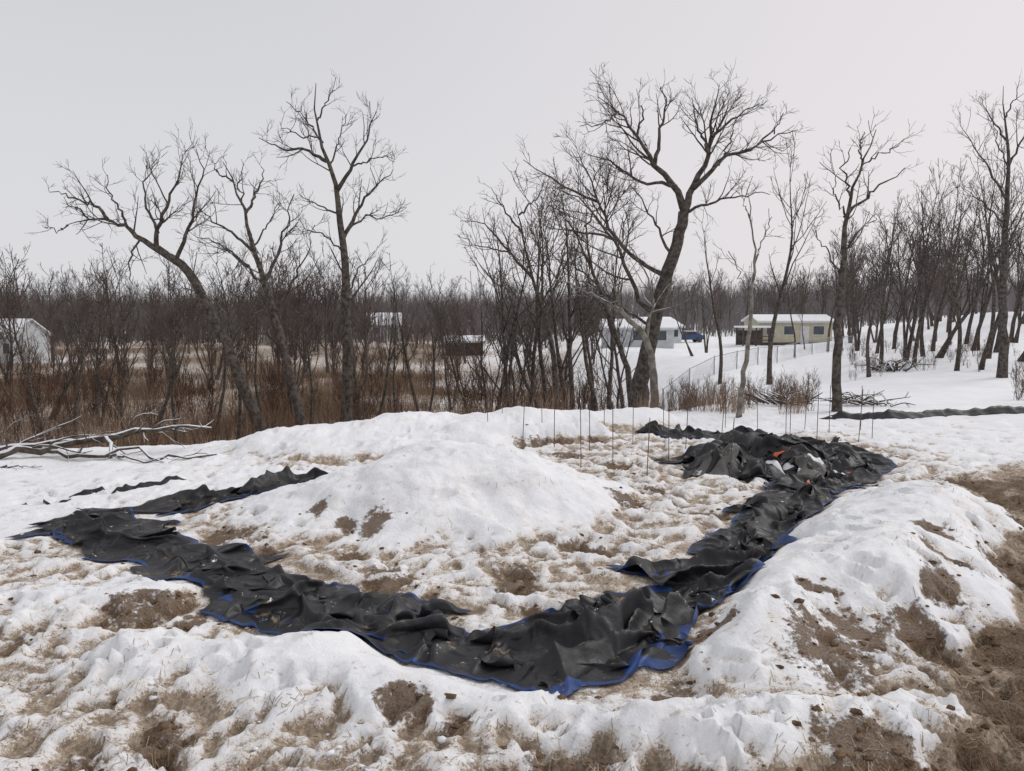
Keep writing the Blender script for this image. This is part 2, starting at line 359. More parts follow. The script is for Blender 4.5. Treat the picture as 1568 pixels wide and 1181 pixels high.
def foliage(P,R,g,dens=1.,rmin=.004,up=.09,lim=(.6,2.3),t0=.22):
    out=[]
    B,BR=kids(P,R,2.6*dens,.42,*lim,(28,62),t0,7,up,.13,.55,rmin*1.5,g,.75)
    C,CR=kids(B,BR,5.8*dens,.50,.38,1.2,(25,60),.10,5,up*.8,.14,.7,rmin*1.15,g,.55)
    E,ER=kids(C,CR,7*dens,.55,.25,.65,(22,58),.1,4,up*.6,.15,.8,rmin*.9,g,.5)
    for A,AR,S_ in((B,BR,4),(C,CR,3),(E,ER,3)):
        V,Fq=tubes(A,AR,S_,g);out.append((V,Fq,1 if S_==3 else 0))
    return out
def hero(name,trunk,limbs,d,r0,r1,seed,mat=bark,dens=1.,K=22,rmin=.0042):
    """trunk: sighted points; limbs: (points, base radius). built in 3-D, limbs swing fore and aft"""
    dens*=1.15;r0*=1.1
    g=np.random.default_rng(seed);parts=[]
    # limb ends stop about 0.6 m inside the crown outline, twigs fill the rest
    top=min([v for _,v in trunk]+[v for l,_ in limbs for _,v in l]);bot=max(v for _,v in trunk)
    sq=lambda v:v+34*(max(0,(bot-v)/(bot-top))**3) if top<260 else v+12*((bot-v)/(bot-top))**2
    trunk=[(u,sq(v)) for u,v in trunk];limbs=[([(u,sq(v)) for u,v in l],r) for l,r in limbs]
    tp=[survey(u,v,d) for u,v in trunk]
    base=tp[0].copy();zt=float(zg(base[0],base[1]));
    if zt<base[2]: tp.insert(0,np.array([base[0]+.0,base[1],zt-.15]))
    else: tp[0][2]=min(tp[0][2],zt-.1)
    T_=resample(tp,K)
    for i in range(3): T_[3:,i]+=.02*g.normal(size=K-3)
    if r1<.05: rr=np.interp(np.linspace(0,1,K),[0,.06,.15,.5,.8,1],[r0*1.35,r0*1.1,r0,r0*.70,r0*.32,.009])
    else: rr=np.interp(np.linspace(0,1,K),[0,.06,.15,1],[r0*1.35,r0*1.1,r0,r1])
    V,Fq=tubes(T_[None],rr[None],10,g);parts.append((V,Fq,0))
    LP=[];LR=[]
    for j,(pts,rb) in enumerate(limbs):
        dirn=g.uniform(-1,1);q=[];cum=0
        for k,(u,v) in enumerate(pts):
            if k:cum+=math.hypot(u-pts[k-1][0],v-pts[k-1][1])/F*d
            q.append(survey(u,v,d+dirn*cum*.45))
        o=resample(q,14);o[2:]+=.03*g.normal(size=(12,3))
        LP.append(o);LR.append(rmin*2.2+(rb*.95-rmin*2.2)*(1-np.linspace(0,1,14))**1.1)
    LP=np.array(LP);LR=np.array(LR)
    V,Fq=tubes(LP,LR,7,g);parts.append((V,Fq,0))
    parts+=foliage(LP,LR,g,dens,rmin)
    X2,XR=kids(LP,LR,.9,.45,.8,2.2,(28,58),.12,9,.08,.08,.6,rmin*2,g,.8)
    V,Fq=tubes(X2,XR,5,g);parts.append((V,Fq,0));parts+=foliage(X2,XR,g,dens,rmin)
    X3,X3R=kids(T_[None],rr[None],.8,.2,.7,1.8,(40,65),.45,8,.08,.08,.35,rmin*2,g,.8)
    if len(X3): V,Fq=tubes(X3,X3R,5,g);parts.append((V,Fq,0));parts+=foliage(X3,X3R,g,dens*.8,rmin)
    V,Fq,mi=assemble(parts)
    org=np.array([base[0],base[1],zt]);ob=mesh_obj(name,V-org,Fq,[mat,twig],mi,smooth=True);ob.location=org
    return ob
hero('leaning_tree',[(414,690),(385,620),(352,540),(320,470),(297,420),(270,388),(240,372)],[
 ([(240,372),(215,355),(195,335),(165,322),(135,320),(105,332)],.085),([(165,322),(150,300),(115,285),(78,272)],.05),
 ([(240,372),(238,340),(252,305),(272,255),(280,205)],.07),([(270,388),(285,350),(298,290),(312,235),(300,195)],.06),
 ([(242,345),(225,300),(220,255),(240,215)],.045),([(195,335),(180,300),(160,265),(165,245)],.04),([(320,470),(300,440),(280,435),(262,438)],.03),
 ([(105,332),(85,340),(65,335)],.02),([(352,540),(380,500),(390,460)],.03),([(215,355),(195,390),(200,430)],.03),([(135,320),(120,300),(100,300)],.03)],19,.15,.10,3)
hero('leaning_tree',[(466,672),(446,580),(427,500),(405,430),(387,370),(376,310),(356,250),(342,212)],[
 ([(405,430),(422,380),(440,330),(448,275)],.06),([(388,375),(355,345),(320,320),(300,300)],.05),([(405,430),(372,392),(335,362),(298,350)],.05),
 ([(376,310),(398,265),(404,225)],.045),([(420,480),(445,430),(470,380),(480,330)],.04),([(356,250),(335,240),(325,215)],.03),([(376,310),(365,260),(375,220)],.03),([(387,370),(410,330),(425,290)],.03)],19.5,.13,.03,4)
hero('tall_bare_tree',[(531,665),(532,560),(530,450),(525,360),(518,290),(505,240),(490,190),(480,130),(485,95)],[
 ([(525,360),(545,318),(575,272),(605,245)],.07),([(516,282),(540,240),(562,190),(576,145)],.07),([(500,232),(470,215),(432,210),(398,192)],.06),
 ([(494,200),(470,160),(440,128)],.04),([(527,350),(560,325),(600,322),(622,308)],.04),([(520,320),(490,308),(460,290)],.035),([(486,160),(500,125),(515,100)],.03),
 ([(530,450),(555,400),(575,380)],.03),([(540,240),(575,225),(600,225)],.03),([(525,380),(490,350),(455,345)],.03),([(505,240),(520,190),(530,150)],.03),([(490,190),(460,190),(430,170)],.03)],21,.16,.025,5)
hero('large_spreading_tree',[(975,645),(985,560),(1004,480),(1020,420),(1035,370),(1048,318)],[
 ([(1048,318),(1036,275),(1002,240),(975,190),(947,145),(915,118)],.12),([(1048,318),(1062,275),(1086,220),(1090,160),(1102,95)],.12),
 ([(1062,278),(1110,228),(1160,203),(1222,178)],.08),([(1048,320),(1085,302),(1130,292),(1178,285)],.05),([(1002,240),(1010,185),(1022,130),(1010,95)],.07),
 ([(1020,420),(980,400),(942,362),(915,300),(900,250),(872,215)],.085),([(1006,480),(985,468),(952,395),(925,335),(888,295),(846,275)],.08),
 ([(998,500),(962,476),(905,432),(862,418)],.05),([(1036,275),(985,268),(930,232),(890,215)],.06),([(1086,220),(1065,165),(1060,120)],.05),([(1090,190),(1130,150),(1165,130)],.05),
 ([(1160,203),(1190,175),(1200,150)],.035),([(975,190),(985,145),(978,110)],.04),([(915,300),(870,280),(820,245),(800,230)],.045),([(1030,390),(1010,350),(985,300),(965,270)],.05),([(942,362),(900,350),(850,345),(820,330)],.045),
 ([(947,145),(920,170),(890,170)],.03),([(1100,240),(1120,190),(1125,160)],.035)],21,.23,.15,6,dens=.98,K=24)
hero('pale_leaning_tree',[(1002,648),(1002,570),(990,515),(955,475),(920,452)],[([(990,515),(1000,450),(985,400),(960,360)],.05),([(955,475),(940,430),(915,410)],.04),([(920,452),(880,430),(850,420)],.04)],20,.11,.05,7,mat=bark_pale,dens=.6)
hero('slender_tree',[(1281,645),(1283,560),(1285,480),(1290,400),(1293,330),(1302,282),(1322,225),(1342,165)],[
 ([(1302,285),(1290,240),(1305,200)],.035),([(1293,322),(1330,282),(1368,255),(1386,235)],.045),([(1288,420),(1268,380),(1248,345)],.03),([(1290,380),(1320,340),(1345,320)],.03),([(1320,230),(1345,210),(1375,200)],.025),([(1286,470),(1310,420),(1325,390)],.025),([(1322,225),(1315,190),(1325,165)],.025),([(1295,320),(1275,280),(1280,250)],.03)],18,.10,.018,8,dens=.85)
hero('slender_tree',[(1130,648),(1141,560),(1151,470),(1155,400),(1150,330),(1146,285)],[([(1155,400),(1170,350),(1180,320)],.025),([(1152,460),(1130,410),(1115,380)],.02),([(1150,330),(1140,300),(1130,280)],.02)],17,.055,.012,9,mat=bark_pale,dens=.6)
hero('bare_tree',[(852,640),(850,560),(835,480),(815,420),(800,350),(790,290)],[([(815,420),(780,380),(740,330),(705,330)],.06),([(800,350),(770,310),(755,275)],.05),([(835,480),(855,420),(870,350),(860,290)],.05),([(795,320),(825,290),(835,262)],.04),([(780,380),(730,370),(700,350)],.03)],24,.10,.03,10,dens=.85)
hero('bare_tree',[(968,640),(960,560),(930,470),(905,400),(895,330),(900,270)],[([(905,400),(880,340),(850,290)],.05),([(930,470),(950,400),(965,340)],.04),([(915,430),(870,390),(830,380)],.04),([(895,330),(920,290),(930,250)],.04)],25,.11,.03,12,dens=.85)
hero('bare_tree',[(1538,520),(1535,440),(1540,340),(1545,250),(1540,170),(1535,100)],[([(1540,300),(1510,240),(1480,190),(1470,170)],.06),([(1542,250),(1570,190),(1590,120)],.06),([(1540,200),(1510,150),(1500,120)],.05),([(1538,340),(1500,300),(1475,280)],.05),([(1540,160),(1555,120),(1560,90)],.04),([(1545,250),(1525,200),(1520,150)],.04),([(1538,400),(1565,350),(1590,320)],.04)],32,.16,.03,13,dens=.8)

def template(name,H,seed,t0=.3,stems=1,r0=.11,dens=1.,rmin=.006,spread=.33,light=False,ang=(28,52)):
    g=np.random.default_rng(seed);parts=[];TP=[];TR=[];K=14
    for s_ in range(stems):
        ms=(stems>1);d=np.array([g.normal(0,.07+.14*ms),g.normal(0,.07+.14*ms),1.]);p=np.array([g.normal(0,.15)*ms,g.normal(0,.15)*ms,-.3]);pts=[p]
        h=H*(1 if s_==0 else g.uniform(.6,.95))
        for k in range(K-1):
            d=d/np.linalg.norm(d);p=p+d*h/(K-1);pts.append(p);d=d*np.array([.95,.95,1])+np.array([g.normal(0,.065),g.normal(0,.065),.04])
        TP.append(pts);TR.append(np.interp(np.linspace(0,1,K),[0,.06,.12,.6,1],[1.4,1.1,1,.5,.07])*r0*(1 if s_==0 else .7))
    TP=np.array(TP);TR=np.array(TR);V,Fq=tubes(TP,TR,7,g);parts.append((V,Fq,0))
    A,AR=kids(TP,TR,2.3*dens,spread,1.0 if H>5 else .3,H*.4,ang,t0,10,.09,.08,.5,rmin*2,g,.7)
    V,Fq=tubes(A,AR,5,g);parts.append((V,Fq,0))
    if light:
        B,BR=kids(A,AR,2.8*dens,.45,.4,1.6,(22,55),.1,5,.08,.13,.65,rmin*1.2,g)
        C,CR=kids(B,BR,4.2*dens,.5,.3,1.0,(22,55),.1,3,.06,.15,.7,rmin*.85,g)
        V,Fq=tubes(B,BR,3,g);parts.append((V,Fq,1));V,Fq=tubes(C,CR,3,g);parts.append((V,Fq,1))
    else: parts+=foliage(A,AR,g,.70*dens,rmin,.09)
    V,Fq,mi=assemble(parts)
    return V,Fq,mi
TPL=[template('t',10,100+i,t0=[.32,.4,.28,.45,.3,.35][i],stems=[1,1,2,1,3,1][i],spread=[.36,.26,.38,.24,.36,.3][i],r0=.11) for i in range(6)]
TME=[mesh_obj('bare_tree_mesh',V,Fq,[bark,twig],mi,True,coll=False) for V,Fq,mi in TPL]
def put(u,d,top,k,name='bare_tree',rz=None):
    x=(u-784)/F*d*1.005;z=float(zg(x,d));zt=survey(u,top,d)[2];s=(zt-z)/10.5
    ob=bpy.data.objects.new(name,TME[k]);ob.location=(x,d,z);ob.scale=(s,s,s);ob.rotation_euler[2]=rng.uniform(0,6.28) if rz is None else rz
    scene.collection.objects.link(ob)
for a in((1178,35,212,0),(1102,38,312,3),(1348,40,275,1),(1330,36,300,3),(1385,42,262,4),(1412,44,255,1),(1435,42,250,2),(1463,36,255,0),(1500,36,235,3),(1488,46,250,4),(1520,44,230,1),(1560,40,200,2),(1590,38,190,0),(1620,36,150,5),
  (1400,50,290,5),(1450,52,270,3),(1370,52,300,2),(1310,55,330,4),(1265,60,360,5),(1475,50,262,5),(1545,52,240,4),(1425,46,262,3),(1510,41,250,5),(1340,48,310,5),(1530,47,225,0),(1398,40,265,0),
  (745,27,330,4),(770,30,300,1),(800,33,275,0),(825,28,255,5),(868,27,260,1),(890,34,280,2),(922,30,290,3),(940,26,300,1),(720,40,400,2),(955,36,350,4),(905,42,330,5),(840,38,300,2),(780,42,340,4),
  (640,30,380,3),(600,36,430,1),(572,30,400,3),(655,42,430,5),(690,48,430,0),(545,40,430,2),
  (480,34,420,1),(450,42,420,4),(350,30,370,3),(330,38,390,5),(262,32,420,1),(230,40,400,2),(190,34,380,0),(150,42,390,4),(110,36,390,5),(75,44,380,2),(60,36,380,0),(-10,38,380,4),(-50,36,370,1),(400,44,420,5),
  (1060,60,420,2),(1080,70,400,4),(1230,70,440,5),(1215,52,400,3)):
    put(*a)
LT=[template('l',10,300+i,t0=.18,stems=[1,2,1,3,1,2][i],light=True,dens=.9,rmin=.014,r0=.12,spread=.38) for i in range(6)]
def scatter(name,tpls,items,mats):
    Vs=[];Fs=[];ms=[];b=0
    for (x,y,z,s,k,r) in items:
        V,Fq,mi=tpls[k];c,sn=math.cos(r),math.sin(r)
        W=np.stack([(V[:,0]*c-V[:,1]*sn)*s+x,(V[:,0]*sn+V[:,1]*c)*s+y,V[:,2]*s+z],-1).astype(np.float32)
        Vs.append(W);Fs.append(Fq+b);ms.append(mi);b+=len(V)
    return mesh_obj(name,np.concatenate(Vs),np.concatenate(Fs),mats,np.concatenate(ms))
items=[]
def forest(n,u0,u1,d0,d1,h0,h1):
    for i in range(n):
        d=rng.uniform(d0,d1);u=rng.uniform(u0,u1);x=(u-784)/F*d
        if (abs(x+59)<3.5 and d<92) or (abs(x/d+.172)<.022 and d<138): continue
        z=float(zg(x,d));h=rng.uniform(h0,h1);items.append((x,d,z,h/10,int(rng.integers(6)),rng.uniform(0,6.28)))
forest(46,-150,560,55,95,5.0,13);forest(42,-150,560,95,150,8,15)
forest(42,500,930,66,120,5.0,8.5);forest(26,960,1320,118,170,9,12);forest(38,1290,1750,60,110,8,12)
scatter('distant_woods',LT,items,[twig_far_hazed,twig_far_hazed])
items=[]
forest(75,-200,1750,150,230,9,13);forest(75,-200,1750,230,330,11,16)
scatter('hillside_woods',LT,items,[twig_vfar_hazed,twig_vfar_hazed])
n=42000
d=rng.uniform(120,420,n);x=rng.uniform(-.85,.85,n)*d;z=zg(x,d);h=rng.uniform(4,11,n)
w=rng.uniform(.03,.10,n);lean=rng.normal(0,.8,(n,1))
p0=np.stack([x,d,z-.2],-1);p1=p0+np.concatenate([lean,rng.normal(0,.4,(n,1)),h[:,None]],1)
V=np.stack([p0-np.stack([w,0*w,0*w],-1),p0+np.stack([w,w*.5,0*w],-1),p1],1).reshape(-1,3)
mesh_obj('far_hillside_saplings',V,np.arange(3*n).reshape(-1,3),[twig_vfar_hazed])

# shrubs / thicket
ST=[template('s',3.0,500+i,t0=.08,stems=5,light=True,dens=1.3,rmin=.0055,r0=.020,spread=.38,ang=(15,40)) for i in range(4)]
it=[]
for i in range(120):
    d=17+rng.random()**.75*30;u=rng.uniform(-60,960);x=(u-784)/F*d
    if d<float(edge_y(x))+1.8: continue
    it.append((x,d,float(zg(x,d)),rng.uniform(.35,.95)*(.45+.02*d),int(rng.integers(4)),rng.uniform(0,6.28)))
for i in range(135):
    d=rng.uniform(40,95);u=rng.uniform(-60,900 if d<60 else 760);x=(u-784)/F*d
    it.append((x,d,float(zg(x,d)),rng.uniform(.7,1.5),int(rng.integers(4)),rng.uniform(0,6.28)))
scatter('brush_thicket',ST,it,[brushm,brushm])
it=[]
for i in range(46):
    u=rng.uniform(985,1250);d=rng.uniform(18,24);x=(u-784)/F*d;it.append((x,d,float(zg(x,d)),rng.uniform(.15,.36),int(rng.integers(4)),rng.uniform(0,6.28)))
for i in range(70):
    d=rng.uniform(35,50);u=rng.uniform(1290,1650);x=(u-784)/F*d;it.append((x,d,float(zg(x,d)),rng.uniform(.15,.5),int(rng.integers(4)),rng.uniform(0,6.28)))
for i in range(10):
    d=rng.uniform(19,24);u=rng.uniform(1545,1640);x=(u-784)/F*d;it.append((x,d,float(zg(x,d)),rng.uniform(.2,.5),int(rng.integers(4)),rng.uniform(0,6.28)))
scatter('field_edge_shrubs',ST,it,[brushm,brushm])
def blades(name,x,d,h,w,mat,lean=.25):
    n=len(x);z=zg(x,d)-.05;p0=np.stack([x,d,z],-1)
    l=rng.normal(0,lean,(n,2))*h[:,None];an=rng.uniform(0,3.14,n);o=np.stack([np.cos(an)*w,np.sin(an)*w,0*w],-1)
    p1=p0+np.concatenate([l*.4,h[:,None]*.6],1);p2=p0+np.concatenate([l,h[:,None]],1)
    V=np.stack([p0-o,p0+o,p1+o*.7,p1-o*.7,p2+o*.25,p2-o*.25],1).reshape(-1,3);i=np.arange(n)[:,None]*6
    Fq=np.concatenate([i+[[0,1,2,3]],i+[[3,2,4,5]]]);mesh_obj(name,V,Fq,[mat])
n=85000;d=15+rng.random(n)**.7*60;x=rng.uniform(-.78,.08,n)*d;k=(d>edge_y(x)+2.0)&(perlin(x*.12,d*.12,71)+rng.normal(0,.12,n)>-.08)
x=x[k];d=d[k];blades('dry_tall_grass',x,d,rng.uniform(.4,1.3,len(x)),rng.uniform(.005,.014,len(x)),grassm)
n=16000;d=15+rng.random(n)**.8*45;x=rng.uniform(-.78,.16,n)*d;k=(d>edge_y(x)+1.2)&(perlin(x*.3,d*.3,73)+rng.normal(0,.2,n)>-.05)
x=x[k];d=d[k];blades('dead_stalks',x,d,rng.uniform(.5,1.9,len(x)),rng.uniform(.003,.007,len(x)),brushm,.16)
n=3500;d=rng.uniform(17.5,22,n);x=d*rng.uniform(.17,.40,n);k=perlin(x*.8,d*.8,72)>0;x=x[k];d=d[k]
blades('edge_weeds',x,d,rng.uniform(.25,.75,len(x)),rng.uniform(.003,.006,len(x)),grassm)

# fallen snowy branches
g=np.random.default_rng(77)
def path3(pts): return resample([(x,y,float(zg(x,y))+z) for x,y,z in pts],16)
P=np.array([path3([(-9.6,11.7,.03),(-8.6,11.9,.10),(-7.7,12.2,.16),(-7.3,12.3,.36),(-6.7,12.5,.34),(-6.0,12.6,.46),(-5.3,12.9,.40)]),
 path3([(-9.0,12.6,.02),(-8.1,12.5,.18),(-7.0,12.7,.22),(-6.4,12.6,.42),(-5.7,12.8,.34)]),
 path3([(-7.9,12.3,.12),(-7.2,12.0,.05),(-6.4,12.1,.16),(-5.7,11.9,.04),(-4.9,12.1,.03)]),
 path3([(-6.9,12.4,.33),(-6.6,12.1,.12),(-6.3,11.8,.05),(-5.6,11.7,.02)]),
 path3([(-8.9,11.4,.02),(-8.5,11.3,.05),(-8.0,11.4,.02),(-7.6,11.3,.02)])])
P[:,2:-1]+=.03*g.normal(size=P[:,2:-1].shape)
R=np.linspace(1,.3,16)[None]*np.array([.085,.065,.045,.035,.04])[:,None]
A,AR=kids(P,R,2.0,.3,.3,1.1,(25,70),.1,7,-.01,.2,.5,.008,g);B,BR=kids(A,AR,4,.4,.15,.5,(25,60),.1,5,.0,.2,.6,.005,g)
pr=[(*tubes(P,R,8,g),0),(*tubes(A,AR,5,g),0),(*tubes(B,BR,3,g),0)]
V,Fq,mi=assemble(pr);bark_snowy=simple('bark_snowy',(.06,.048,.04),(.14,.115,.09),9,.9,.5,.2,snow=.50)
mesh_obj('fallen_branches',V,Fq,[bark_snowy],mi,True)
for (cx,cy,ss) in((7.3,19.8,1.0),(9.2,19.6,.9),(19.5,38,1.6)):
    q=[]
    for i in range(26):
        an=g.uniform(0,6.28);l=g.uniform(.5,1.1)*ss;x0=cx+g.normal(0,.35)*ss;y0=cy+g.normal(0,.3)*ss
        q.append(resample([(x0,y0,float(zg(x0,y0))+.05),(x0+math.cos(an)*l*.5,y0+math.sin(an)*l*.5,float(zg(x0,y0))+g.uniform(.1,.4)*ss),(x0+math.cos(an)*l,y0+math.sin(an)*l,float(zg(x0,y0))+g.uniform(.0,.5)*ss)],8))
    q=np.array(q);r=np.linspace(.035,.01,8)[None]*np.ones((26,1))*ss
    A,AR=kids(q,r,4,.3,.2,.6,(25,60),.2,4,.02,.2,.5,.005,g)
    V,Fq,mi=assemble([(*tubes(q,r,6,g),0),(*tubes(A,AR,3,g),0)]);mesh_obj('brush_pile',V,Fq,[bark_snowy],mi,True)

# ------------------------------------------------------------------ tarps (draped with cloth)
pile=empty('insulated_blanket_pile',(4.2,11.5,0))
CORES=[(3.35,11.6,.5,.24),(3.2,11.2,.4,.22),(4.4,11.9,.6,.32),(4.5,11.4,.5,.26),(5.05,11.5,.5,.20),(3.75,10.9,.3,.16),(4.3,11.0,.35,.14),(3.9,12.3,.5,.32)]
def zcol(x,y):
    z=zg(x,y)
    for cx,cy,r,h in CORES: z=np.maximum(z,zg(x,y)+h*np.clip(1.25-1.25*(np.hypot(x-cx,y-cy)/r)**2.5,0,1))
    return z
gx=np.arange(-6.6,7.4,.05);gy=np.arange(3.9,15.9,.05);GX,GY=np.meshgrid(gx,gy)
gi=np.arange(GX.size).reshape(GX.shape)
colv=mesh_obj('collider_tmp',np.stack([GX,GY,zcol(GX,GY)],-1).reshape(-1,3),np.stack([gi[:-1,:-1],gi[:-1,1:],gi[1:,1:],gi[1:,:-1]],-1).reshape(-1,4),[])
colv.modifiers.new('c','COLLISION');colv.collision.thickness_outer=.012;colv.collision.cloth_friction=12
rid=lambda x,y,sd:(1-np.minimum(1,np.abs(perlin(x,y,sd))*2.2))
sheets=[]
def tarp(pts,width,seed,name='black_tarp',mats=None,amp=1.,res=.028,hem=1,lift=.03,parent=None):
    p=np.array([(a,b_,0.) for a,b_ in pts]);s=np.linalg.norm(np.diff(p,axis=0),axis=1).sum()
    Nu=max(6,int(s/res));Nv=max(6,int(width*2/res*1.15))
    C=resample(p,Nu)[:, :2]
    t=np.gradient(C,axis=0);t/=np.linalg.norm(t,axis=1,keepdims=True);nrm=np.stack([-t[:,1],t[:,0]],1)
    u=np.linspace(0,s,Nu)[:,None]*np.ones((1,Nv));v=np.linspace(-1,1,Nv)[None]*np.ones((Nu,1));e=seed*3.7
    wl=width*(1+.38*perlin(u*1.1+e,0*u+.3,1)+.14*perlin(u*3+e,0*u+.3,2));wr=width*(1+.38*perlin(u*1.1+e,0*u+5.3,3)+.14*perlin(u*3+e,0*u+5.3,4))
    W=np.where(v<0,wl,wr);off=v*W;fu=u/s
    endw=.30*perlin(v*1.0+e,0*v+9,5);al=endw*(2*np.abs(fu-.5))**3*np.sign(fu-.5)*2
    a=u+.25*perlin(u*1.2+e,off*1.2,7);b_=off+.18*perlin(u*1.2,off*1.2+e,8)
    th=.9*perlin(u*.6+e,off*.6,9);q1=a*np.cos(th)+b_*np.sin(th);q2=-a*np.sin(th)+b_*np.cos(th)
    fold=.25*rid(q1*.55+e,q2*2.1,10)**1.3+.13*rid(q1*1.8+e,q2*1.7+3,11)**1.4+.05*rid((q1+q2)*3.2+e,(q1-q2)*2.0,12)
    ev=.35+.65*np.clip(1-np.abs(v)**3,0,1)
    z=.05+fold*ev*amp
    hx=.05*amp;x=C[:,0:1]+nrm[:,0:1]*off+t[:,0:1]*al+hx*perlin(q1*4+e,q2*4,16);y=C[:,1:2]+nrm[:,1:2]*off+t[:,1:2]*al+hx*perlin(q1*4+e,q2*4,17)
    gz=zcol(x,y)
    gi=np.arange(Nu*Nv).reshape(Nu,Nv);Fq=np.stack([gi[:-1,:-1],gi[1:,:-1],gi[1:,1:],gi[:-1,1:]],-1).reshape(-1,4)
    mi=np.zeros((Nu-1,Nv-1),int)
    if hem:
        mi[:,:1]=1;mi[:,-1:]=1
        q=perlin(np.arange(Nu-1)*.09+e,0*np.arange(Nu-1)+.4,20)
        if hem>1:
            for r_ in range(1,4): mi[q>.12*r_,r_]=1;mi[q<-.14*r_,-1-r_]=1
    ob=mesh_obj(name,np.stack([x,y,gz+lift+z],-1).reshape(-1,3),Fq,mats or [black,blue],mi.ravel(),True)
    md=ob.modifiers.new('cloth','CLOTH');st=md.settings
    st.quality=5;st.mass=.15;st.tension_stiffness=15;st.compression_stiffness=12;st.shear_stiffness=8;st.bending_stiffness=.25
    st.tension_damping=8;st.compression_damping=8;st.shear_damping=8;st.air_damping=2
    cs=md.collision_settings;cs.distance_min=.010;cs.collision_quality=2;cs.use_self_collision=False
    sheets.append((ob,parent));return ob
for i,(pts,w_,sd,hm) in enumerate(TARPS): tarp(pts,w_,sd,amp=1. if w_>.2 else .5,hem=hm,lift=.03+.02*(i%2))
for i,(x0,y0,r_,an,mt) in enumerate(((3.3,11.6,.6,.2,0),(3.2,11.2,.45,1.2,0),(4.4,11.9,.6,.5,0),(4.5,11.4,.5,-.4,0),(5.1,11.5,.55,.9,0),(3.9,12.3,.5,.1,0),(3.75,10.95,.40,.3,0),(4.3,10.95,.24,.8,2),(5.3,11.0,.35,1.0,0),(4.2,12.5,.4,.4,0),
   (3.72,11.15,.20,.1,1),(4.2,11.25,.15,.9,1),(4.95,10.95,.20,.2,1),(4.15,10.05,.15,.6,1),(5.0,10.5,.3,.3,0),(3.1,10.95,.26,.4,2),(3.55,10.6,.24,.9,0))):
    m_=[black,orange,greyp][mt];c,s=math.cos(an)*r_,math.sin(an)*r_
    tarp([(x0-c,y0-s),(x0,y0),(x0+c,y0+s)],r_*(.8 if mt!=1 else .36),40+i,name='draped_blanket_%d'%(i+1),mats=[m_,blue],hem=0,lift=.03+.03*(mt>0)+.01*i,amp=1.1 if mt!=1 else .6,res=.035,parent=pile)
for f in range(1,27): scene.frame_set(f)
dg=bpy.context.evaluated_depsgraph_get()
for ob,par in sheets:
    me=bpy.data.meshes.new_from_object(ob.evaluated_get(dg));ob.modifiers.clear();ob.data=me
    co_=np.empty(len(me.vertices)*3,np.float32);me.vertices.foreach_get('co',co_);co_=co_.reshape(-1,3)
    gz=zg(co_[:,0],co_[:,1]);co_[:,2]=np.maximum(co_[:,2],gz+.008)
    if par: co_-=np.array(par.location,np.float32);ob.parent=par
    me.vertices.foreach_set('co',co_.ravel());me.update()
    so=ob.modifiers.new('thick','SOLIDIFY');so.thickness=.005
    sb=ob.modifiers.new('sub','SUBSURF');sb.levels=1;sb.render_levels=1
scene.frame_set(1)
bpy.data.objects.remove(colv)
# thin snow lying in the hollows of the pile
q=[]
for (cx,cy,sx,sy) in((3.95,10.85,.24,.13),(4.62,11.0,.20,.12),(4.75,10.65,.20,.13)):
    r_=np.linspace(0,1,10)[:,None];t_=np.linspace(0,2*math.pi,28,endpoint=False)[None]
    k_=1+.6*perlin(np.cos(t_)*2+cx,np.sin(t_)*2+cy,3)
    xx=cx+sx*r_*np.cos(t_)*k_;yy=cy+sy*r_*np.sin(t_)*k_
    zz=zcol(xx,yy)+.09*(1-r_**2)+.05*perlin(xx*9,yy*9,5)
    q.append(np.stack([xx-4.2,yy-11.5,zz],-1).reshape(-1,3))
gi=np.arange(280).reshape(10,28);nx=np.roll(gi,-1,1);f0=np.stack([gi[:-1],gi[1:],nx[1:],nx[:-1]],-1).reshape(-1,4)
mesh_obj('snow_patches',np.concatenate(q),np.concatenate([f0+280*i for i in range(len(q))]),[snowlump],smooth=True,parent=pile)
# rebar stakes
g=np.random.default_rng(5)
Pz=np.array([[(0,0,-.15),(0.0,0,.2),(.003,0,.4),(.006,.0,.6),(.010,0,.8),(.012,0,.95)]]);V,Fq=tubes(Pz,np.full((1,6),.0065),6,g)
smh=mesh_obj('rebar_stake_mesh',V,Fq,[steel],coll=False)
for (x,y) in((-.47,14.2),(.2,13.4),(.75,12.9),(1.05,11.1),(1.62,11.7),(1.95,10.5),(2.5,11.6),(1.35,12.7),(2.2,13.3),(3.05,10.2),(-.2,15.0),(3.0,12.6),(3.9,13.6),(.6,14.6),(4.9,14.6),(5.4,14.2),(5.8,13.9),(6.2,14.3),(6.5,13.7),(6.9,14.0),(5.1,13.6),(4.4,15.1),(6.0,15.0),(7.1,14.9),(1.8,14.3),(2.9,14.0)):
    ob=bpy.data.objects.new('rebar_stake',smh);ob.location=(x,y,float(zg(x,y)));ob.rotation_euler=(g.normal(0,.03),g.normal(0,.03),g.uniform(0,6));ob.scale=(1,1,g.uniform(.85,1.1));scene.collection.objects.link(ob)
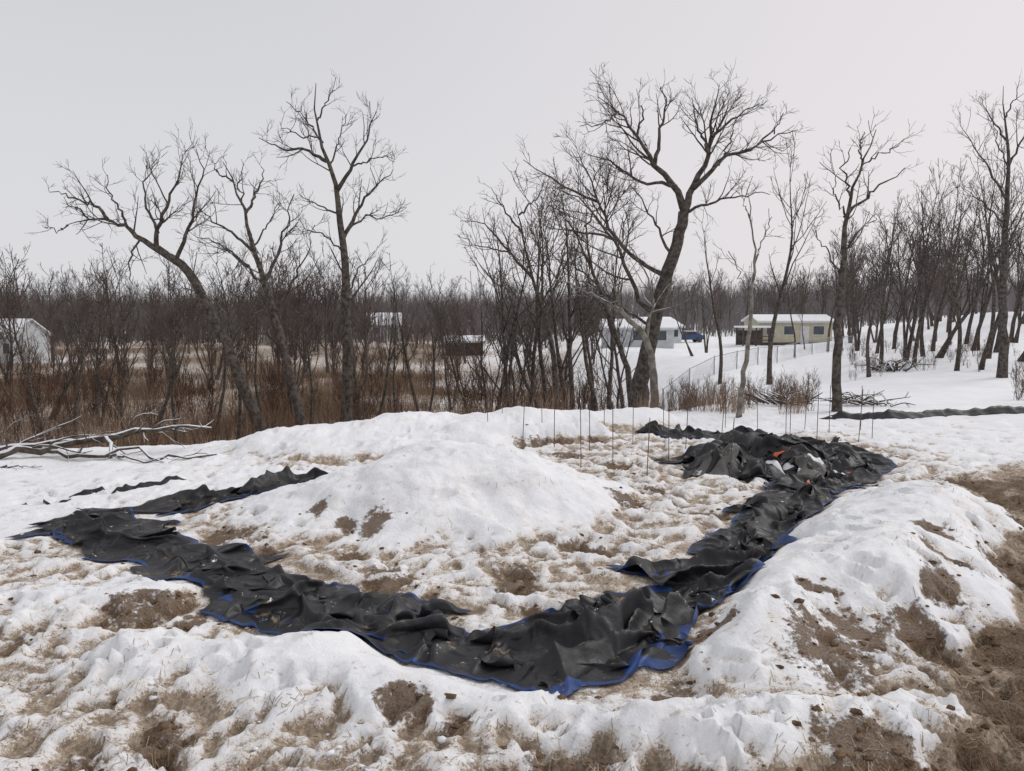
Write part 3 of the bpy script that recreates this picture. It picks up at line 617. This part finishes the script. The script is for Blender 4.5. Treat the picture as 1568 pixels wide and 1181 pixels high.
def band(name,pts,h,lean,nu=160):
    C=resample([(a,b_,0) for a,b_ in pts],nu);t=np.gradient(C,axis=0);t/=np.linalg.norm(t,axis=1,keepdims=True)
    V=[]
    for i in range(nu):
        x,y=C[i,0],C[i,1];z=float(zg(x,y));hh=h*(1+.35*float(perlin(i*.09,.3,3))+.2*float(perlin(i*.3,.7,4)))*min(1,.1+i/8,.1+(nu-1-i)/8)
        for j in range(5):
            f=j/4;V.append((x-t[i,1]*lean*f*(1)+.02*math.sin(i*.7+j),y+t[i,0]*lean*f,z-.02+hh*f))
    gi=np.arange(nu*5).reshape(nu,5);Fq=np.stack([gi[:-1,:-1],gi[1:,:-1],gi[1:,1:],gi[:-1,1:]],-1).reshape(-1,4)
    ob=mesh_obj(name,V,Fq,[black],smooth=True);so=ob.modifiers.new('t','SOLIDIFY');so.thickness=.01
band('silt_fence',[(7.0,16.6),(8.5,16.5),(10.5,17.2),(13,17.8),(16,18.6)],.17,.12)
band('black_edging_strip',[(-6.25,9.15),(-5.9,9.2),(-5.6,9.3)],.05,.03,60)
band('black_edging_strip',[(-5.85,9.5),(-5.3,9.8),(-4.75,10.3),(-4.6,10.45)],.08,.06,60)

# ------------------------------------------------------------------ buildings
glass=simple('window_glass',(.04,.05,.06),(.07,.08,.09),1,.1,0,.6)
cream=simple('cream_siding',(.46,.425,.31),(.54,.505,.37),2,.7)
white=simple('white_siding',(.46,.48,.50),(.56,.58,.60),2,.7)
dark=simple('dark_wood',(.06,.05,.045),(.12,.10,.09),3,.9)
trimw=simple('white_trim',(.55,.55,.55),(.65,.65,.65),2,.6)
def house(name,x,y,rz,L,Wd,h,rise,wall,wins,doors,roofm=snowlump):
    z=float(zg(x,y));e=empty(name,(x,y,z),rz)
    V=[(-L/2,-Wd/2,-1),(L/2,-Wd/2,-1),(L/2,Wd/2,-1),(-L/2,Wd/2,-1),(-L/2,-Wd/2,h),(L/2,-Wd/2,h),(L/2,Wd/2,h),(-L/2,Wd/2,h)]
    mesh_obj('walls',V,[(0,1,5,4),(1,2,6,5),(2,3,7,6),(3,0,4,7)],[wall],parent=e)
    V=[(-L/2,-Wd/2,h),(-L/2,Wd/2,h),(-L/2,0,h+rise),(L/2,-Wd/2,h),(L/2,Wd/2,h),(L/2,0,h+rise)]
    mesh_obj('gables',V,[(0,1,2),(3,4,5)],[wall],parent=e)
    o=.3;f=rise*o/(Wd/2);th=.16;V=[]
    for sx in(-L/2-o,L/2+o):
        V+=[(sx,-Wd/2-o,h-f+.02),(sx,0,h+rise+.02),(sx,Wd/2+o,h-f+.02),(sx,-Wd/2-o,h-f+th),(sx,0,h+rise+th),(sx,Wd/2+o,h-f+th)]
    mesh_obj('roof',V,[(0,1,7,6),(1,2,8,7),(3,4,10,9),(4,5,11,10),(0,3,9,6),(2,5,11,8),(0,1,4,3),(1,2,5,4),(6,7,10,9),(7,8,11,10)],[roofm],parent=e)
    fr=[];gl=[]
    for(wx_,wz,ww,wh)in wins:
        fr.append((wx_,-Wd/2-.03,wz,ww+.2,.06,wh+.2));gl.append((wx_,-Wd/2-.07,wz,ww,.04,wh))
    for(wy_,wz,ww,wh)in doors:
        fr.append((-L/2-.03,wy_,wz,.06,ww+.2,wh+.2));gl.append((-L/2-.07,wy_,wz,.04,ww,wh))
    boxes('window_frames',fr,trimw,e);boxes('windows',gl,glass,e)
    boxes('fascia',[(0,-Wd/2-o-.03,h-f+.0,L+2*o,.05,.16)],trimw,e)
    return e
e=house('cream_mobile_home',31.2,84,.08,8.4,4.2,2.7,.6,cream,[(-2.9,1.7,.9,.9),(-.8,1.7,1.1,.9),(2.6,1.7,1.2,.9)],[(0,1.6,.9,.9)])
boxes('front_door',[(1.0,-2.15,1.2,.95,.08,2.0)],trimw,e)
boxes('skirting',[(0,-2.13,.12,8.4,.05,.5)],dark,e)
ph=empty('porch_shed',(26.0,80,float(zg(26.0,80))),.05)
boxes('frame',[(-1.4,-1,.9,.14,.14,2.0),(0,-1,.9,.14,.14,2.0),(1.4,-1,.9,.14,.14,2.0),(-1.4,1,.9,.14,.14,2.0),(1.4,1,.9,.14,.14,2.0),(0,.9,.8,2.7,.08,1.6),(0,-1.11,.6,2.9,.06,.1),(0,-1.11,1.0,2.9,.06,.1)],dark,ph)
boxes('snowy_roof',[(0,0,2.0,3.3,2.6,.18)],snowlump,ph)
house('white_house',13.8,82,-.12,7.6,5.5,2.1,.8,white,[(-2.4,1.3,1.0,1.0),(0,1.3,1.0,1.0),(2.4,1.3,1.2,1.0)],[(0,1.3,1,1)])
house('white_house',17.6,92,.5,4.6,5,2.1,1.0,white,[(-1,1.4,1,1),(1.2,1.3,.9,.9)],[(0,1.4,1,1)])
house('farm_house',-24.1,140,.2,6,5,2.7,2.0,white,[(-1.5,1.5,1,1.2),(1.5,1.5,1,1.2)],[(0,1.5,1,1)])
house('farm_house',-62,92,-.3,6,5,3.4,1.8,white,[(-2,1.8,1,1.2),(2,1.8,1,1.2)],[(0,1.5,1,1)])
house('dark_shed',-6.5,100,.1,5,4,1.8,.6,dark,[(-1,1.1,.6,.6)],[(0,1,.8,.8)])
def car(x,y,rz):
    e=empty('parked_car',(x,y,float(zg(x,y))),rz)
    prof=[(-2.2,.35),(-2.25,.8),(-1.9,.95),(-1.0,1.0),(-.45,1.42),(.9,1.45),(1.6,1.0),(2.15,.92),(2.25,.4)]
    V=[];n=len(prof)
    for yy_ in(-.85,.85):
        for a,b_ in prof:V.append((a,yy_*(.86 if b_>1.1 else 1),b_))
    Fs=[(i,i+1,n+i+1,n+i) for i in range(n-1)]+[(n-1,0,n,2*n-1)]
    paint=simple('blue_paint',(.03,.06,.14),(.04,.08,.18),2,.3,0,.6)
    me=bpy.data.meshes.new('body');me.from_pydata(V,[],Fs+[tuple(range(n-1,-1,-1)),tuple(range(n,2*n))]);me.materials.append(paint)
    b_=bpy.data.objects.new('body',me);scene.collection.objects.link(b_);b_.parent=e
    boxes('side_windows',[(.2,-.80,1.2,1.5,.08,.3),(.2,.80,1.2,1.5,.08,.3)],glass,e)
    boxes('snow_cover',[(.2,0,1.48,1.4,1.4,.08),(-1.5,0,1.0,.8,1.4,.08)],snowlump,e)
    for i,(a,c_) in enumerate(((-1.4,-.86),(1.4,-.86),(-1.4,.86),(1.4,.86))):
        t_=np.linspace(0,2*math.pi,20,endpoint=False);V=[(a+.33*math.cos(q),c_-.1,.33+.33*math.sin(q)) for q in t_]+[(a+.33*math.cos(q),c_+.1,.33+.33*math.sin(q)) for q in t_]
        me=bpy.data.meshes.new('wheel');me.from_pydata(V,[],[(k,(k+1)%20,20+(k+1)%20,20+k) for k in range(20)]+[tuple(range(20)),tuple(range(20,40))]);me.materials.append(dark)
        w_=bpy.data.objects.new('wheel_%d'%(i+1),me);scene.collection.objects.link(w_);w_.parent=e
car(22.9,97,.1)
fe=empty('chain_link_fence',(0,0,0))
A0=np.array([8.2,40.]);A1=np.array([27.,58.]);npst=11;Pq=[];Pr=[]
pl=[A0+(A1-A0)*i/(npst-1) for i in range(npst)]
for p in pl:
    z=float(zg(p[0],p[1]));Pq.append([(p[0],p[1],z-.2),(p[0],p[1],z+.6),(p[0],p[1],z+1.15)]);Pr.append([.03]*3)
for i in range(npst-1):
    a,b_=pl[i],pl[i+1];za=float(zg(*a));zb=float(zg(*b_));Pq.append([(a[0],a[1],za+1.1),((a[0]+b_[0])/2,(a[1]+b_[1])/2,(za+zb)/2+1.1),(b_[0],b_[1],zb+1.1)]);Pr.append([.02]*3)
    for k in range(20):
        for sg in(0,1):
            f0=k/20;f1=min(1,(k+6)/20);pa=a+(b_-a)*f0;pb=a+(b_-a)*f1;z0=za+(zb-za)*f0+(.05 if sg else 1.1);z1=za+(zb-za)*f1+(1.1 if sg else .05)
            Pq.append([(pa[0],pa[1],z0),((pa[0]+pb[0])/2,(pa[1]+pb[1])/2,(z0+z1)/2),(pb[0],pb[1],z1)]);Pr.append([.0032]*3)
V,Fq=tubes(np.array(Pq),np.array(Pr),4,g);mesh_obj('posts_and_mesh',V,Fq,[galv],parent=fe)

# ------------------------------------------------------------------ camera, light
cam=bpy.data.cameras.new('camera');co=bpy.data.objects.new('camera',cam);scene.collection.objects.link(co);scene.camera=co
cam.sensor_width=36;cam.lens=36*F/1568;cam.clip_start=.05;cam.clip_end=2000
co.location=(0,0,EYE);co.rotation_euler=(math.pi/2-TILT,0,0)
el=math.radians(42);az=math.radians(70)
su=bpy.data.lights.new('sun','SUN');su.energy=1.25;su.angle=math.radians(30);su.color=(1,.975,.945)
s_=bpy.data.objects.new('sun',su);scene.collection.objects.link(s_)
s_.rotation_euler=(math.pi/2-el,0,-az+math.pi)
w=bpy.data.worlds.new('World');scene.world=w;w.use_nodes=True;nt=w.node_tree
bg=nt.nodes['Background'];sk=nt.nodes.new('ShaderNodeTexSky');sk.sky_type='NISHITA';sk.sun_disc=False
sk.sun_elevation=el;sk.sun_rotation=az;sk.dust_density=4;sk.air_density=1
hs=nt.nodes.new('ShaderNodeHueSaturation');hs.inputs['Saturation'].default_value=.12;nt.links.new(sk.outputs[0],hs.inputs['Color'])
tc=nt.nodes.new('ShaderNodeTexCoord');sp=nt.nodes.new('ShaderNodeSeparateXYZ');nt.links.new(tc.outputs['Generated'],sp.inputs[0])
cl=nt.nodes.new('ShaderNodeTexNoise');cl.inputs['Scale'].default_value=1.6;cl.inputs['Detail'].default_value=4;nt.links.new(tc.outputs['Generated'],cl.inputs['Vector'])
g1=mix(nt,mr(nt,sp.outputs['Z'],0,.5),(7.5,7.5,7.75),(6.4,6.5,6.85))
g2=mix(nt,mr(nt,math_(nt,'ADD',sp.outputs['X'],math_(nt,'MULTIPLY',cl.outputs['Fac'],.3)),-.3,.75,0,.7),g1,(8.4,7.85,8.05))
nt.links.new(mix(nt,.90,hs.outputs[0],g2),bg.inputs['Color']);bg.inputs['Strength'].default_value=.102
scene.view_settings.view_transform='Standard';scene.view_settings.look='None';scene.view_settings.exposure=0
